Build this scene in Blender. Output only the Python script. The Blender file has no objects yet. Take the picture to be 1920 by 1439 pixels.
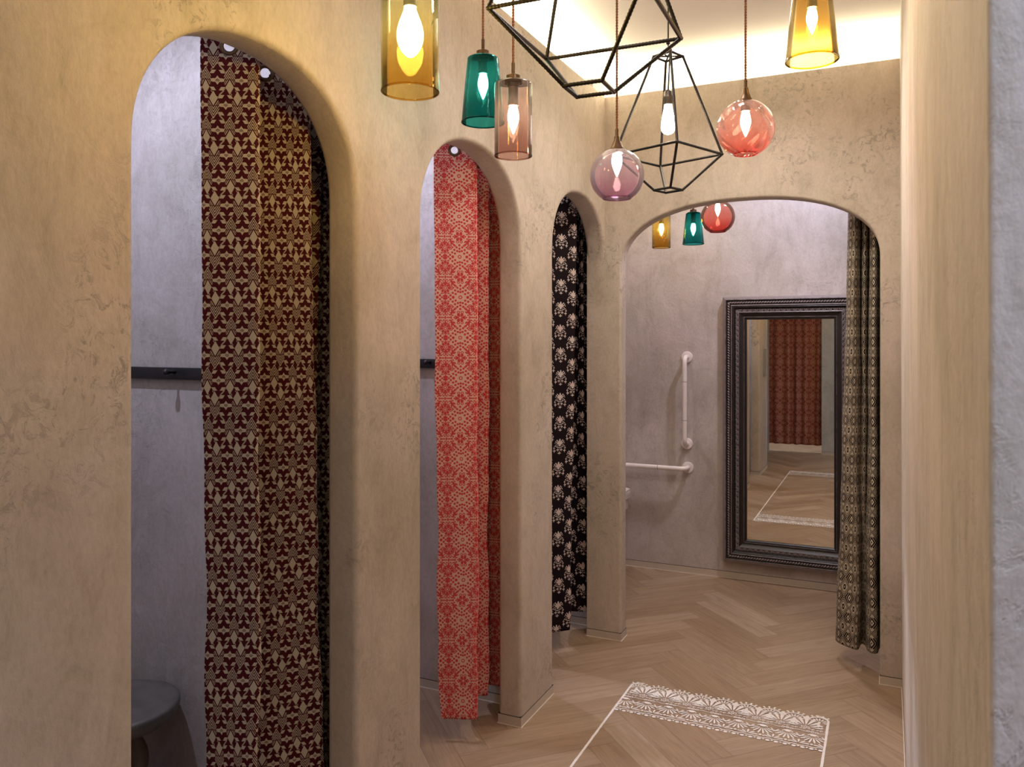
import bpy, bmesh, math, random
from math import sin, cos, pi, sqrt, radians, atan2
from mathutils import Vector, Matrix

random.seed(7)
S = bpy.context.scene
COL = S.collection

# ------------------------------------------------------------------ camera, world, light, exposure
cd = bpy.data.cameras.new('camera')
cd.sensor_width = 36.0
cd.lens = 1500.0 * 36.0 / 1920.0
cd.shift_y = -81.0 / 1920.0
cd.clip_start = 0.02
cd.dof.use_dof = True
cd.dof.focus_distance = 2.9
cd.dof.aperture_fstop = 14.0
cam = bpy.data.objects.new('camera', cd)
COL.objects.link(cam)
cam.location = (0, 0, 1.55)
cam.rotation_euler = (pi / 2, 0, radians(25.11))
S.camera = cam

S.view_settings.view_transform = 'Standard'
S.view_settings.look = 'None'
S.view_settings.gamma = 1.0
S.view_settings.use_curve_mapping = False
S.view_settings.exposure = 0.13
S.cycles.transparent_max_bounces = 40
S.cycles.max_bounces = 8
S.cycles.diffuse_bounces = 4
S.cycles.caustics_reflective = False
S.cycles.caustics_refractive = False
S.cycles.sample_clamp_indirect = 4.0
S.cycles.use_denoising = True

wd = bpy.data.worlds.new('world'); S.world = wd
wd.use_nodes = True
wd.node_tree.nodes['Background'].inputs[0].default_value = (0.9, 0.85, 0.85, 1)
wd.node_tree.nodes['Background'].inputs[1].default_value = 0.02

WARM = (1.0, 0.72, 0.44)
COVE = (1.0, 0.94, 0.62)
COOL = (0.80, 0.84, 1.0)

def area(name, loc, sx, sy, power, col, rot=(0, 0, 0), spread=None):
    l = bpy.data.lights.new(name, 'AREA'); l.shape = 'RECTANGLE'; l.size = sx; l.size_y = sy
    l.energy = power; l.color = col
    if spread: l.spread = spread
    o = bpy.data.objects.new(name, l); COL.objects.link(o); o.location = loc; o.rotation_euler = rot
    return o

def spot(name, loc, power, col, ang=110, blend=0.6, rad=0.03, rot=(0, 0, 0)):
    l = bpy.data.lights.new(name, 'SPOT'); l.energy = power; l.color = col
    l.spot_size = radians(ang); l.spot_blend = blend; l.shadow_soft_size = rad
    o = bpy.data.objects.new(name, l); COL.objects.link(o); o.location = loc; o.rotation_euler = rot
    return o

# cove strips on top of the walls (pointing up)
area('cove_light', (-1.40, 2.2, 2.835), 0.04, 3.3, 36, COVE, (pi, 0, 0))
area('cove_light', (-0.63, 4.035, 2.835), 1.36, 0.04, 13.5, COVE, (pi, 0, 0))
# corridor spots are added fill with no fixtures; cubicle and far-room ones are downlights
spot('room_or_fill_spot', (-0.50, 0.10, 2.93), 20, (1.0, 0.86, 0.62), 150, 0.7, 0.10)
spot('room_or_fill_spot', (-0.80, 0.95, 2.93), 8, (1.0, 0.78, 0.34), 150, 0.7, 0.12)
spot('room_or_fill_spot', (-0.66, 2.35, 2.93), 25, (1.0, 0.92, 0.94), 150, 0.7, 0.14)
spot('room_or_fill_spot', (-0.60, 3.25, 2.93), 50, (1.0, 0.92, 0.82), 150, 0.7, 0.10)
for y in (1.20, 2.50, 3.62):
    spot('room_or_fill_spot', (-2.10, y, 2.93), 63, (0.70, 0.76, 1.0), 150, 0.5, 0.03)
spot('room_or_fill_spot', (-0.45, 4.70, 2.93), 46, (0.82, 0.82, 1.0), 150, 0.5, 0.03)
spot('room_or_fill_spot', (-0.42, 4.74, 2.93), 34, (0.95, 0.88, 0.90), 80, 0.6, 0.03)  # added spot, brightens the floor in front of the mirror
spot('room_or_fill_spot', (-1.55, 4.78, 2.93), 22, (1.0, 0.86, 0.72), 140, 0.5, 0.03)
area('lobby_light', (0.62, 0.05, 2.9), 0.9, 0.5, 15, (0.62, 0.73, 1.0), (0, 0, 0), radians(120))
area('lobby_light', (-1.1, -1.75, 2.9), 1.2, 0.6, 50, (0.95, 0.97, 1.0))

# ------------------------------------------------------------------ helpers
def tag(o, label=None, cat=None, group=None, kind=None):
    if label: o['label'] = label
    if cat: o['category'] = cat
    if group: o['group'] = group
    if kind: o['kind'] = kind
    return o

def thing(name, label, cat, loc=(0, 0, 0), rotz=0, group=None):
    o = bpy.data.objects.new(name, None); COL.objects.link(o)
    o.empty_display_size = 0.1
    o.location = loc; o.rotation_euler = (0, 0, rotz)
    return tag(o, label, cat, group)

def obj(name, bm, mat, parent=None, smooth=False, sharp=None):
    me = bpy.data.meshes.new(name)
    bm.normal_update()
    bm.to_mesh(me); bm.free()
    o = bpy.data.objects.new(name, me); COL.objects.link(o)
    for m in (mat if isinstance(mat, (list, tuple)) else [mat]):
        me.materials.append(m)
    if smooth:
        for p in me.polygons: p.use_smooth = True
        if sharp:
            me.set_sharp_from_angle(angle=radians(sharp))
    if parent: o.parent = parent
    return o

def box(bm, x0, x1, y0, y1, z0, z1, mi=0):
    vs = [bm.verts.new(p) for p in ((x0, y0, z0), (x1, y0, z0), (x1, y1, z0), (x0, y1, z0),
                                    (x0, y0, z1), (x1, y0, z1), (x1, y1, z1), (x0, y1, z1))]
    for f in ((3, 2, 1, 0), (4, 5, 6, 7), (0, 1, 5, 4), (1, 2, 6, 5), (2, 3, 7, 6), (3, 0, 4, 7)):
        bm.faces.new([vs[i] for i in f]).material_index = mi
    return vs

def bevel_all(bm, off, seg=2):
    bmesh.ops.bevel(bm, geom=bm.edges[:], offset=off, segments=seg, affect='EDGES', profile=0.5)

def frame_of(d):
    d = d.normalized()
    a = Vector((0, 0, 1)) if abs(d.z) < 0.95 else Vector((1, 0, 0))
    u = d.cross(a).normalized(); v = d.cross(u).normalized()
    return u, v

def tube(bm, pts, rad, n=10, caps=True, radf=None):
    pts = [Vector(p) for p in pts]
    rings = []
    u = None
    for i, p in enumerate(pts):
        if i == 0: d = pts[1] - p
        elif i == len(pts) - 1: d = p - pts[i - 1]
        else: d = (pts[i + 1] - pts[i - 1])
        d.normalize()
        if u is None:
            u, v = frame_of(d)
        else:
            u = (u - d * u.dot(d)).normalized(); v = d.cross(u).normalized()
        r = rad if radf is None else radf(i)
        rings.append([bm.verts.new(p + u * (r * cos(2 * pi * k / n)) + v * (r * sin(2 * pi * k / n))) for k in range(n)])
    for a, b in zip(rings, rings[1:]):
        for k in range(n):
            bm.faces.new((a[k], a[(k + 1) % n], b[(k + 1) % n], b[k]))
    if caps:
        bm.faces.new(rings[0][::-1]); bm.faces.new(rings[-1])

def lathe(bm, prof, n=48, cx=0, cy=0, cz=0, closed=False, capb=False, capt=False):
    rings = []
    for r, z in prof:
        if r < 1e-6:
            rings.append([bm.verts.new((cx, cy, cz + z))])
        else:
            rings.append([bm.verts.new((cx + r * cos(2 * pi * k / n), cy + r * sin(2 * pi * k / n), cz + z)) for k in range(n)])
    pairs = list(zip(rings, rings[1:]))
    if closed: pairs.append((rings[-1], rings[0]))
    for a, b in pairs:
        for k in range(n):
            k2 = (k + 1) % n
            if len(a) == 1 and len(b) == 1: continue
            if len(a) == 1: bm.faces.new((a[0], b[k2], b[k]))
            elif len(b) == 1: bm.faces.new((a[k], a[k2], b[0]))
            else: bm.faces.new((a[k], a[k2], b[k2], b[k]))
    if capb and len(rings[0]) > 1: bm.faces.new(rings[0][::-1])
    if capt and len(rings[-1]) > 1: bm.faces.new(rings[-1])

def catmull(pts, sub):
    out = []
    n = len(pts)
    for i in range(n - 1):
        p0 = pts[max(i - 1, 0)]; p1 = pts[i]; p2 = pts[i + 1]; p3 = pts[min(i + 2, n - 1)]
        for s in range(sub):
            t = s / sub
            out.append(tuple(0.5 * ((2 * b) + (-a + c) * t + (2 * a - 5 * b + 4 * c - d) * t * t + (-a + 3 * b - 3 * c + d) * t ** 3)
                             for a, b, c, d in zip(p0, p1, p2, p3)))
    out.append(tuple(pts[-1]))
    return out

# ------------------------------------------------------------------ node helper
class E:
    def __init__(s, nt, v): s.nt = nt; s.v = v
    def _w(s, o): return o if isinstance(o, E) else E(s.nt, o)
    def m(s, op, *a, clamp=False):
        n = s.nt.nodes.new('ShaderNodeMath'); n.operation = op; n.use_clamp = clamp
        for i, q in enumerate((s,) + a):
            q = q.v if isinstance(q, E) else q
            if isinstance(q, (int, float)): n.inputs[i].default_value = q
            else: s.nt.links.new(q, n.inputs[i])
        return E(s.nt, n.outputs[0])
    def __add__(s, o): return s.m('ADD', o)
    __radd__ = __add__
    def __sub__(s, o): return s.m('SUBTRACT', o)
    def __rsub__(s, o): return E(s.nt, o).m('SUBTRACT', s)
    def __mul__(s, o): return s.m('MULTIPLY', o)
    __rmul__ = __mul__
    def __truediv__(s, o): return s.m('DIVIDE', o)
    def abs(s): return s.m('ABSOLUTE')
    def fract(s): return s.m('FRACT')
    def floor(s): return s.m('FLOOR')
    def mn(s, o): return s.m('MINIMUM', o)
    def mx(s, o): return s.m('MAXIMUM', o)
    def lt(s, o): return s.m('LESS_THAN', o)
    def gt(s, o): return s.m('GREATER_THAN', o)
    def sqrt(s): return s.m('SQRT')
    def fill(s, w=0.0008): return s.m('MULTIPLY_ADD', -1.0 / w, 0.5, clamp=True)

def newmat(name):
    m = bpy.data.materials.new(name); m.use_nodes = True
    nt = m.node_tree
    return m, nt, nt.nodes['Principled BSDF']

def nn(nt, t, **kw):
    n = nt.nodes.new(t)
    for k, v in kw.items(): setattr(n, k, v)
    return n

def ramp(nt, fac, stops, interp='LINEAR'):
    r = nt.nodes.new('ShaderNodeValToRGB'); r.color_ramp.interpolation = interp
    cr = r.color_ramp
    while len(cr.elements) < len(stops): cr.elements.new(0.5)
    for e, (p, c) in zip(cr.elements, stops):
        e.position = p; e.color = (c[0], c[1], c[2], 1) if not isinstance(c, (int, float)) else (c, c, c, 1)
    nt.links.new(fac.v if isinstance(fac, E) else fac, r.inputs[0])
    return r.outputs[0]

def mixc(nt, fac, a, b, mode='MIX'):
    n = nt.nodes.new('ShaderNodeMix'); n.data_type = 'RGBA'; n.blend_type = mode
    for idx, v in ((0, fac), (6, a), (7, b)):
        v = v.v if isinstance(v, E) else v
        if isinstance(v, (int, float)): n.inputs[idx].default_value = v
        elif isinstance(v, (tuple, list)): n.inputs[idx].default_value = (v[0], v[1], v[2], 1)
        else: nt.links.new(v, n.inputs[idx])
    return n.outputs[2]

def noise(nt, vec, scale, detail=4, rough=0.55, dist=0.0):
    n = nt.nodes.new('ShaderNodeTexNoise')
    n.inputs['Scale'].default_value = scale; n.inputs['Detail'].default_value = detail
    n.inputs['Roughness'].default_value = rough; n.inputs['Distortion'].default_value = dist
    if vec is not None: nt.links.new(vec, n.inputs['Vector'])
    return n.outputs[0]

def mapping(nt, vec, scale=(1, 1, 1), loc=(0, 0, 0), rot=(0, 0, 0), typ='POINT'):
    n = nt.nodes.new('ShaderNodeMapping'); n.vector_type = typ
    n.inputs['Location'].default_value = loc; n.inputs['Rotation'].default_value = rot; n.inputs['Scale'].default_value = scale
    nt.links.new(vec, n.inputs['Vector'])
    return n.outputs[0]

def bump(nt, h, strength, dist, b):
    n = nt.nodes.new('ShaderNodeBump'); n.inputs['Strength'].default_value = strength; n.inputs['Distance'].default_value = dist
    nt.links.new(h.v if isinstance(h, E) else h, n.inputs['Height'])
    nt.links.new(n.outputs[0], b.inputs['Normal'])

def plain(name, col, rough=0.5, metal=0.0, nscale=0, namt=0.0):
    m, nt, b = newmat(name)
    b.inputs['Base Color'].default_value = (*col, 1); b.inputs['Roughness'].default_value = rough; b.inputs['Metallic'].default_value = metal
    if nscale:
        tc = nn(nt, 'ShaderNodeTexCoord')
        n = noise(nt, tc.outputs['Object'], nscale)
        d = tuple(max(0, c * (1 - namt)) for c in col); u = tuple(min(1, c * (1 + namt)) for c in col)
        nt.links.new(ramp(nt, n, [(0.3, d), (0.7, u)]), b.inputs['Base Color'])
    return m

# ------------------------------------------------------------------ materials
def plaster(name, base, seed=0.0, wear=0.5):
    m, nt, b = newmat(name)
    geo = nn(nt, 'ShaderNodeNewGeometry')
    P = mapping(nt, geo.outputs['Position'], loc=(seed, seed * 0.7, seed * 0.3))
    big = noise(nt, P, 1.7, 5, 0.6, 0.6)
    mid = noise(nt, mapping(nt, P, scale=(8, 8, 2.4)), 1.0, 7, 0.68, 1.0)
    cloud = noise(nt, mapping(nt, P, scale=(1, 1, 0.8)), 6.5, 6, 0.65, 1.6)
    fine = noise(nt, mapping(nt, P, scale=(1, 1, 0.6)), 90, 4, 0.7)
    k = lambda f: tuple(c * f for c in base)
    c1 = ramp(nt, big, [(0.28, (base[0] * 0.84, base[1] * 0.83, base[2] * 0.79)), (0.5, base), (0.74, (base[0] * 1.12, base[1] * 1.09, base[2] * 1.12))])
    c2 = ramp(nt, mid, [(0.28, (0.80, 0.78, 0.75)), (0.5, (1, 1, 1)), (0.75, (1.1, 1.09, 1.1))])
    c3 = ramp(nt, cloud, [(0.30, (0.84, 0.83, 0.80)), (0.5, (1, 1, 1)), (0.72, (1.08, 1.07, 1.09))])
    c = mixc(nt, 0.75, c1, c2, 'MULTIPLY')
    c = mixc(nt, 0.75, c, c3, 'MULTIPLY')
    c = mixc(nt, 0.35, c, ramp(nt, fine, [(0.3, (0.72, 0.70, 0.66)), (0.6, (1.08, 1.08, 1.08))]), 'MULTIPLY')
    # flaked patches where the top coat has worn off
    pa = noise(nt, mapping(nt, P, scale=(1, 1, 0.62)), 2.6, 2, 0.5, 0.2)
    pb = noise(nt, P, 24, 6, 0.75, 1.4)
    pm = (E(nt, pa) - 0.485).m('MULTIPLY', 9.0, clamp=True) * (E(nt, pb) - 0.525).m('MULTIPLY', 14.0, clamp=True)
    c = mixc(nt, pm * wear, c, k(0.58), 'MIX')
    # fine scratches
    sc = noise(nt, mapping(nt, P, scale=(55, 55, 9)), 1.0, 3, 0.6, 1.0)
    sm = (E(nt, sc) - 0.64).m('MULTIPLY', 9.0, clamp=True)
    c = mixc(nt, sm * 0.30, c, k(0.55), 'MIX')
    nt.links.new(c, b.inputs['Base Color'])
    rr = ramp(nt, mid, [(0.3, 0.5), (0.7, 0.72)])
    nt.links.new(rr, b.inputs['Roughness'])
    b.inputs['Specular IOR Level'].default_value = 0.35
    h = E(nt, fine) * 0.5 + E(nt, mid) * 1.0 + E(nt, cloud) * 1.2 + pm * -0.8
    bump(nt, h, 0.34, 0.006, b)
    return m

M_PLASTER = plaster('trowelled_plaster', (0.52, 0.447, 0.378), 0.0, 0.8)
M_PLASTER_R = plaster('lightened_plaster', (0.80, 0.73, 0.66), 8.3, 0.3)  # right wall: colour lightened to stand in for stronger light on it
M_PLASTER_G = plaster('grey_plaster', (0.52, 0.462, 0.44), 3.1, 0.25)
M_PLASTER_L = plaster('pale_plaster', (0.50, 0.49, 0.48), 5.7, 0.2)
M_CEIL = plain('ceiling_paint', (0.75, 0.68, 0.67), 0.8, 0, 1.5, 0.04)
M_BASE = plain('baseboard_paint', (0.55, 0.47, 0.39), 0.5, 0, 8, 0.05)
M_GAP = plain('shadow_gap', (0.06, 0.045, 0.035), 0.8)
M_CAULK = plain('caulk', (0.75, 0.66, 0.56), 0.5)
M_IRON = plain('black_iron', (0.022, 0.018, 0.016), 0.45, 0.6, 60, 0.4)
M_DARK = plain('dark_metal', (0.03, 0.027, 0.03), 0.4, 0.5, 20, 0.2)
M_BRASS = plain('aged_brass', (0.115, 0.07, 0.04), 0.38, 0.85, 30, 0.3)
M_CORD = plain('brown_fabric_cord', (0.20, 0.075, 0.035), 0.8, 0, 300, 0.4)
M_SOCK = plain('lamp_holder_metal', (0.10, 0.085, 0.07), 0.4, 0.7, 40, 0.2)
M_WHITE = plain('white_enamel', (0.80, 0.72, 0.70), 0.3, 0, 5, 0.03)
M_PAD = plain('padded_vinyl', (0.62, 0.55, 0.50), 0.5, 0, 15, 0.06)
M_PAINT = plain('white_floor_paint', (0.86, 0.80, 0.76), 0.6, 0, 40, 0.06)
M_STOOL = plain('bronze_stool_metal', (0.20, 0.185, 0.17), 0.42, 0.4, 12, 0.2)
M_STOOLB = plain('bronze_stool_base', (0.24, 0.17, 0.11), 0.35, 0.8, 12, 0.25)
M_PANEL = plain('grey_panel', (0.30, 0.28, 0.25), 0.6)

def mirror_mat():
    m, nt, b = newmat('mirror_glass')
    b.inputs['Base Color'].default_value = (0.86, 0.85, 0.80, 1); b.inputs['Metallic'].default_value = 1.0
    b.inputs['Roughness'].default_value = 0.004
    tc = nn(nt, 'ShaderNodeTexCoord')
    n = noise(nt, mapping(nt, tc.outputs['Object'], scale=(3, 3, 0.8)), 1.0, 1, 0.4)
    bump(nt, n, 0.05, 0.004, b)
    return m
M_MIRROR = mirror_mat()

def frame_mat():
    m, nt, b = newmat('carved_frame_wood')
    tc = nn(nt, 'ShaderNodeTexCoord')
    n = noise(nt, mapping(nt, tc.outputs['Object'], scale=(30, 30, 30)), 1.0, 5, 0.7)
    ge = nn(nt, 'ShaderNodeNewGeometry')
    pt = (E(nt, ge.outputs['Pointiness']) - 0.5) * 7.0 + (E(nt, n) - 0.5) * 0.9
    c = ramp(nt, pt, [(-0.0, (0.020, 0.014, 0.013)), (0.18, (0.046, 0.036, 0.036)), (0.6, (0.22, 0.18, 0.18))])  # ridges paler in the colour, standing in for highlights on the carving
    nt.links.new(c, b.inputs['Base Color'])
    b.inputs['Roughness'].default_value = 0.38
    return m
M_FRAME = frame_mat()

def wood_mat():
    m, nt, b = newmat('oak_herringbone')
    at = nn(nt, 'ShaderNodeAttribute', attribute_name='plank')
    uv = nn(nt, 'ShaderNodeUVMap', uv_map='uv')
    sep = nn(nt, 'ShaderNodeSeparateColor'); nt.links.new(at.outputs['Color'], sep.inputs[0])
    r = E(nt, sep.outputs[0])
    sx = nn(nt, 'ShaderNodeSeparateXYZ'); nt.links.new(uv.outputs[0], sx.inputs[0])
    cb = nn(nt, 'ShaderNodeCombineXYZ')
    nt.links.new(sx.outputs[0], cb.inputs[0]); nt.links.new(sx.outputs[1], cb.inputs[1]); nt.links.new((r * 37.0).v, cb.inputs[2])
    g1 = noise(nt, mapping(nt, cb.outputs[0], scale=(3.0, 38, 1)), 1.0, 5, 0.65, 1.3)
    g2 = noise(nt, mapping(nt, cb.outputs[0], scale=(9.0, 190, 1)), 1.0, 3, 0.6, 0.4)
    g3 = noise(nt, mapping(nt, cb.outputs[0], scale=(1.2, 4, 1)), 1.0, 3, 0.5, 0.5)
    base = ramp(nt, r, [(0.0, (0.275, 0.172, 0.102)), (0.35, (0.33, 0.222, 0.143)), (0.7, (0.375, 0.265, 0.18)), (1.0, (0.44, 0.327, 0.235))])
    c = mixc(nt, 0.6, base, ramp(nt, g1, [(0.3, (0.70, 0.66, 0.62)), (0.55, (1, 1, 1)), (0.8, (1.12, 1.12, 1.12))]), 'MULTIPLY')
    c = mixc(nt, 0.35, c, ramp(nt, g2, [(0.35, (0.72, 0.68, 0.64)), (0.6, (1.05, 1.05, 1.05))]), 'MULTIPLY')
    c = mixc(nt, 0.7, c, ramp(nt, g3, [(0.3, (0.86, 0.85, 0.84)), (0.7, (1.1, 1.1, 1.1))]), 'MULTIPLY')
    nt.links.new(c, b.inputs['Base Color'])
    nt.links.new(ramp(nt, g1, [(0.3, 0.5), (0.7, 0.38)]), b.inputs['Roughness'])
    b.inputs['Specular IOR Level'].default_value = 0.4
    bump(nt, E(nt, g1) * 0.6 + E(nt, g2) * 0.4, 0.15, 0.002, b)
    return m
M_WOOD = wood_mat()
M_GROUT = plain('plank_gap', (0.16, 0.10, 0.06), 0.8)

def glass(name, stops, z0, z1, tex=None, refl=0.9, haze=0.012):
    """tinted blown glass, two walls; stops = [(0..1 from bottom to top, tint seen through the whole shade)]"""
    m = bpy.data.materials.new(name); m.use_nodes = True
    nt = m.node_tree; nt.nodes.clear()
    out = nn(nt, 'ShaderNodeOutputMaterial')
    tc = nn(nt, 'ShaderNodeTexCoord')
    sp = nn(nt, 'ShaderNodeSeparateXYZ'); nt.links.new(tc.outputs['Object'], sp.inputs[0])
    t = (E(nt, sp.outputs[2]) - z0).m('DIVIDE', z1 - z0, clamp=True)
    q = lambda c: tuple(max(x, 0.002) ** 0.25 for x in c)
    col = ramp(nt, t, [(p, q(c)) for p, c in stops])
    lw = nn(nt, 'ShaderNodeLayerWeight'); lw.inputs[0].default_value = 0.35
    # slightly longer path through the wall at the silhouette
    dark = mixc(nt, 1.0, col, col, 'MULTIPLY')
    col2 = mixc(nt, (E(nt, lw.outputs['Facing']).m('POWER', 5.0)) * 0.35, col, dark)
    gl = nn(nt, 'ShaderNodeBsdfGlossy'); gl.inputs['Roughness'].default_value = 0.03
    fr = nn(nt, 'ShaderNodeFresnel'); fr.inputs[0].default_value = 1.22
    if tex:
        if tex == 'swirl':
            at = (E(nt, sp.outputs[1]).m('ARCTAN2', sp.outputs[0])) * 9.0 + E(nt, sp.outputs[2]) * 110.0
            h = at.m('SINE')
            amt = 0.25
        elif tex == 'crackle':
            v = nn(nt, 'ShaderNodeTexVoronoi'); v.feature = 'DISTANCE_TO_EDGE'; v.inputs['Scale'].default_value = 70
            nt.links.new(tc.outputs['Object'], v.inputs['Vector']); h = E(nt, v.outputs[0]); amt = 0.6
            col2 = mixc(nt, h.m('MULTIPLY_ADD', -9.0, 0.9, clamp=True) * 0.6, col2, dark)
        else:
            h = E(nt, noise(nt, mapping(nt, tc.outputs['Object'], scale=(45, 45, 22)), 1.0, 2, 0.5)); amt = 0.35
        col2 = mixc(nt, h.m('MULTIPLY_ADD', 0.5, 0.0, clamp=True) * amt, col2, dark)
        bp = nn(nt, 'ShaderNodeBump'); bp.inputs['Strength'].default_value = 0.5; bp.inputs['Distance'].default_value = 0.004
        nt.links.new(h.v, bp.inputs['Height'])
        nt.links.new(bp.outputs[0], gl.inputs['Normal']); nt.links.new(bp.outputs[0], fr.inputs['Normal'])
    tr = nn(nt, 'ShaderNodeBsdfTransparent'); nt.links.new(col2, tr.inputs[0])
    mx = nn(nt, 'ShaderNodeMixShader')
    f = E(nt, fr.outputs[0]) * refl
    nt.links.new(f.v, mx.inputs[0]); nt.links.new(tr.outputs[0], mx.inputs[1]); nt.links.new(gl.outputs[0], mx.inputs[2])
    ts = nn(nt, 'ShaderNodeBsdfTranslucent'); nt.links.new(col, ts.inputs[0])
    m2 = nn(nt, 'ShaderNodeMixShader'); m2.inputs[0].default_value = haze
    nt.links.new(mx.outputs[0], m2.inputs[1]); nt.links.new(ts.outputs[0], m2.inputs[2])
    nt.links.new(m2.outputs[0], out.inputs[0])
    return m

def bulb_mat(name, col, strength):
    m, nt, b = newmat(name)
    b.inputs['Base Color'].default_value = (0.9, 0.85, 0.8, 1)
    b.inputs['Emission Color'].default_value = (*col, 1); b.inputs['Emission Strength'].default_value = strength
    return m
M_BULB = bulb_mat('lit_filament_bulb', (1.0, 0.82, 0.55), 70)
M_BULB_P = bulb_mat('lit_pear_bulb', (1.0, 0.72, 0.24), 110)
M_BULB_C = bulb_mat('lit_opal_bulb', (1.0, 0.90, 0.78), 40)

# ------------------------------------------------------------------ woven / printed cloth patterns
class Pat:
    """collects signed distances of motifs in a folded, metric coordinate"""
    def __init__(s, nt, vec): s.nt = nt; s.vec = vec; s.d = None
    def add(s, d): s.d = d if s.d is None else s.d.mn(d)
    def dist(s, c):
        n = nn(s.nt, 'ShaderNodeVectorMath', operation='DISTANCE')
        s.nt.links.new(s.vec, n.inputs[0]); n.inputs[1].default_value = (c[0], c[1], 0)
        return E(s.nt, n.outputs['Value'])
    def dot(s, x, y, r): s.add(s.dist((x, y)) - r)
    def ring(s, x, y, r, w): s.add((s.dist((x, y)) - r).abs() - w * 0.5)
    def ell(s, x, y, a, b, deg=0, hollow=0):
        v = mapping(s.nt, s.vec, (a, b, 1), (x, y, 0), (0, 0, radians(deg)), 'TEXTURE')
        n = nn(s.nt, 'ShaderNodeVectorMath', operation='LENGTH'); s.nt.links.new(v, n.inputs[0])
        d = (E(s.nt, n.outputs['Value']) - 1.0) * min(a, b)
        if hollow: d = (d + hollow * 0.5).abs() - hollow * 0.5
        s.add(d)

def cloth_base(name):
    m, nt, b = newmat(name)
    uv = nn(nt, 'ShaderNodeUVMap', uv_map='uv')
    sp = nn(nt, 'ShaderNodeSeparateXYZ'); nt.links.new(uv.outputs[0], sp.inputs[0])
    b.inputs['Roughness'].default_value = 0.85; b.inputs['Specular IOR Level'].default_value = 0.15
    return m, nt, b, uv.outputs[0], E(nt, sp.outputs[0]), E(nt, sp.outputs[1])

def finish_cloth(nt, b, uv, col):
    w = noise(nt, mapping(nt, uv, scale=(500, 900, 1)), 1.0, 2, 0.5)
    n2 = noise(nt, mapping(nt, uv, scale=(120, 900, 1)), 1.0, 2, 0.5)
    c = mixc(nt, 0.55, col, ramp(nt, n2, [(0.35, (0.74, 0.74, 0.74)), (0.6, (1.08, 1.08, 1.08))]), 'MULTIPLY')
    nt.links.new(c, b.inputs['Base Color'])
    bump(nt, w, 0.25, 0.0012, b)

def comb(nt, x, y):
    c = nn(nt, 'ShaderNodeCombineXYZ')
    nt.links.new(x.v, c.inputs[0]); nt.links.new(y.v, c.inputs[1])
    return c.outputs[0]

def cen(x, p): return ((x / p + 0.5).fract() - 0.5) * p

def cloth_tribal():
    m, nt, b, uv, u, v = cloth_base('maroon_arrow_weave')
    PX, PY = 0.053, 0.126
    X = u / PX; Y = v / PY           # up is +Y
    def motif(X, Y):
        a = ((X + 0.5).fract() - 0.5); y = ((Y + 0.5).fract() - 0.5)
        ax = a.abs()
        # solid lozenge above
        d = ax / 0.185 + (y - 0.138).abs() / 0.155
        s = d.lt(0.96)
        # nested chevrons: flanking the lozenge and below it, tip down
        t = ax * 0.8 - y
        st = (t * 16.0 + 0.1).fract().lt(0.46) * ax.lt(0.235)
        st = st * ((y.lt(-0.018) * t.lt(0.285) * t.gt(0.03)).mx(y.gt(-0.004) * y.lt(0.09) * t.lt(0.135) * t.gt(0.045)))
        # flower at the side
        fx = ((X - 0.5 + 0.5).fract() - 0.5); af = fx.abs(); ay = y.abs()
        bar = (af / 0.275).m('POWER', 4.0) + (ay / 0.036).m('POWER', 4.0)
        star = (af / 0.135 + ay / 0.092)
        fl = bar.lt(1.0).mx(star.lt(1.0))
        vv = (af * 0.40 - y - 0.022).abs().lt(0.009) * af.lt(0.085)
        vv = vv.mx((af * 0.40 - y + 0.008).abs().lt(0.007) * af.lt(0.05))
        fl = fl * (1.0 - vv)
        # slanted dashes around the flower
        k = (ay - 0.170)
        sl = (af - 0.185 + k * 1.4).abs().lt(0.085) * k.abs().lt(0.034)
        # thin rules edging the dark triangles
        ru = (ay + af * 0.52 - 0.346).abs().lt(0.0085) * af.lt(0.27)
        return s.mx(st).mx(fl).mx(sl).mx(ru * 0.9)
    A = motif(X, Y)
    B = motif((X + 0.333) * -1.0, 0.5 - Y)
    mask = A.mx(B)
    col = mixc(nt, mask, (0.062, 0.005, 0.009), (0.48, 0.41, 0.32))
    finish_cloth(nt, b, uv, col)
    return m

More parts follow.
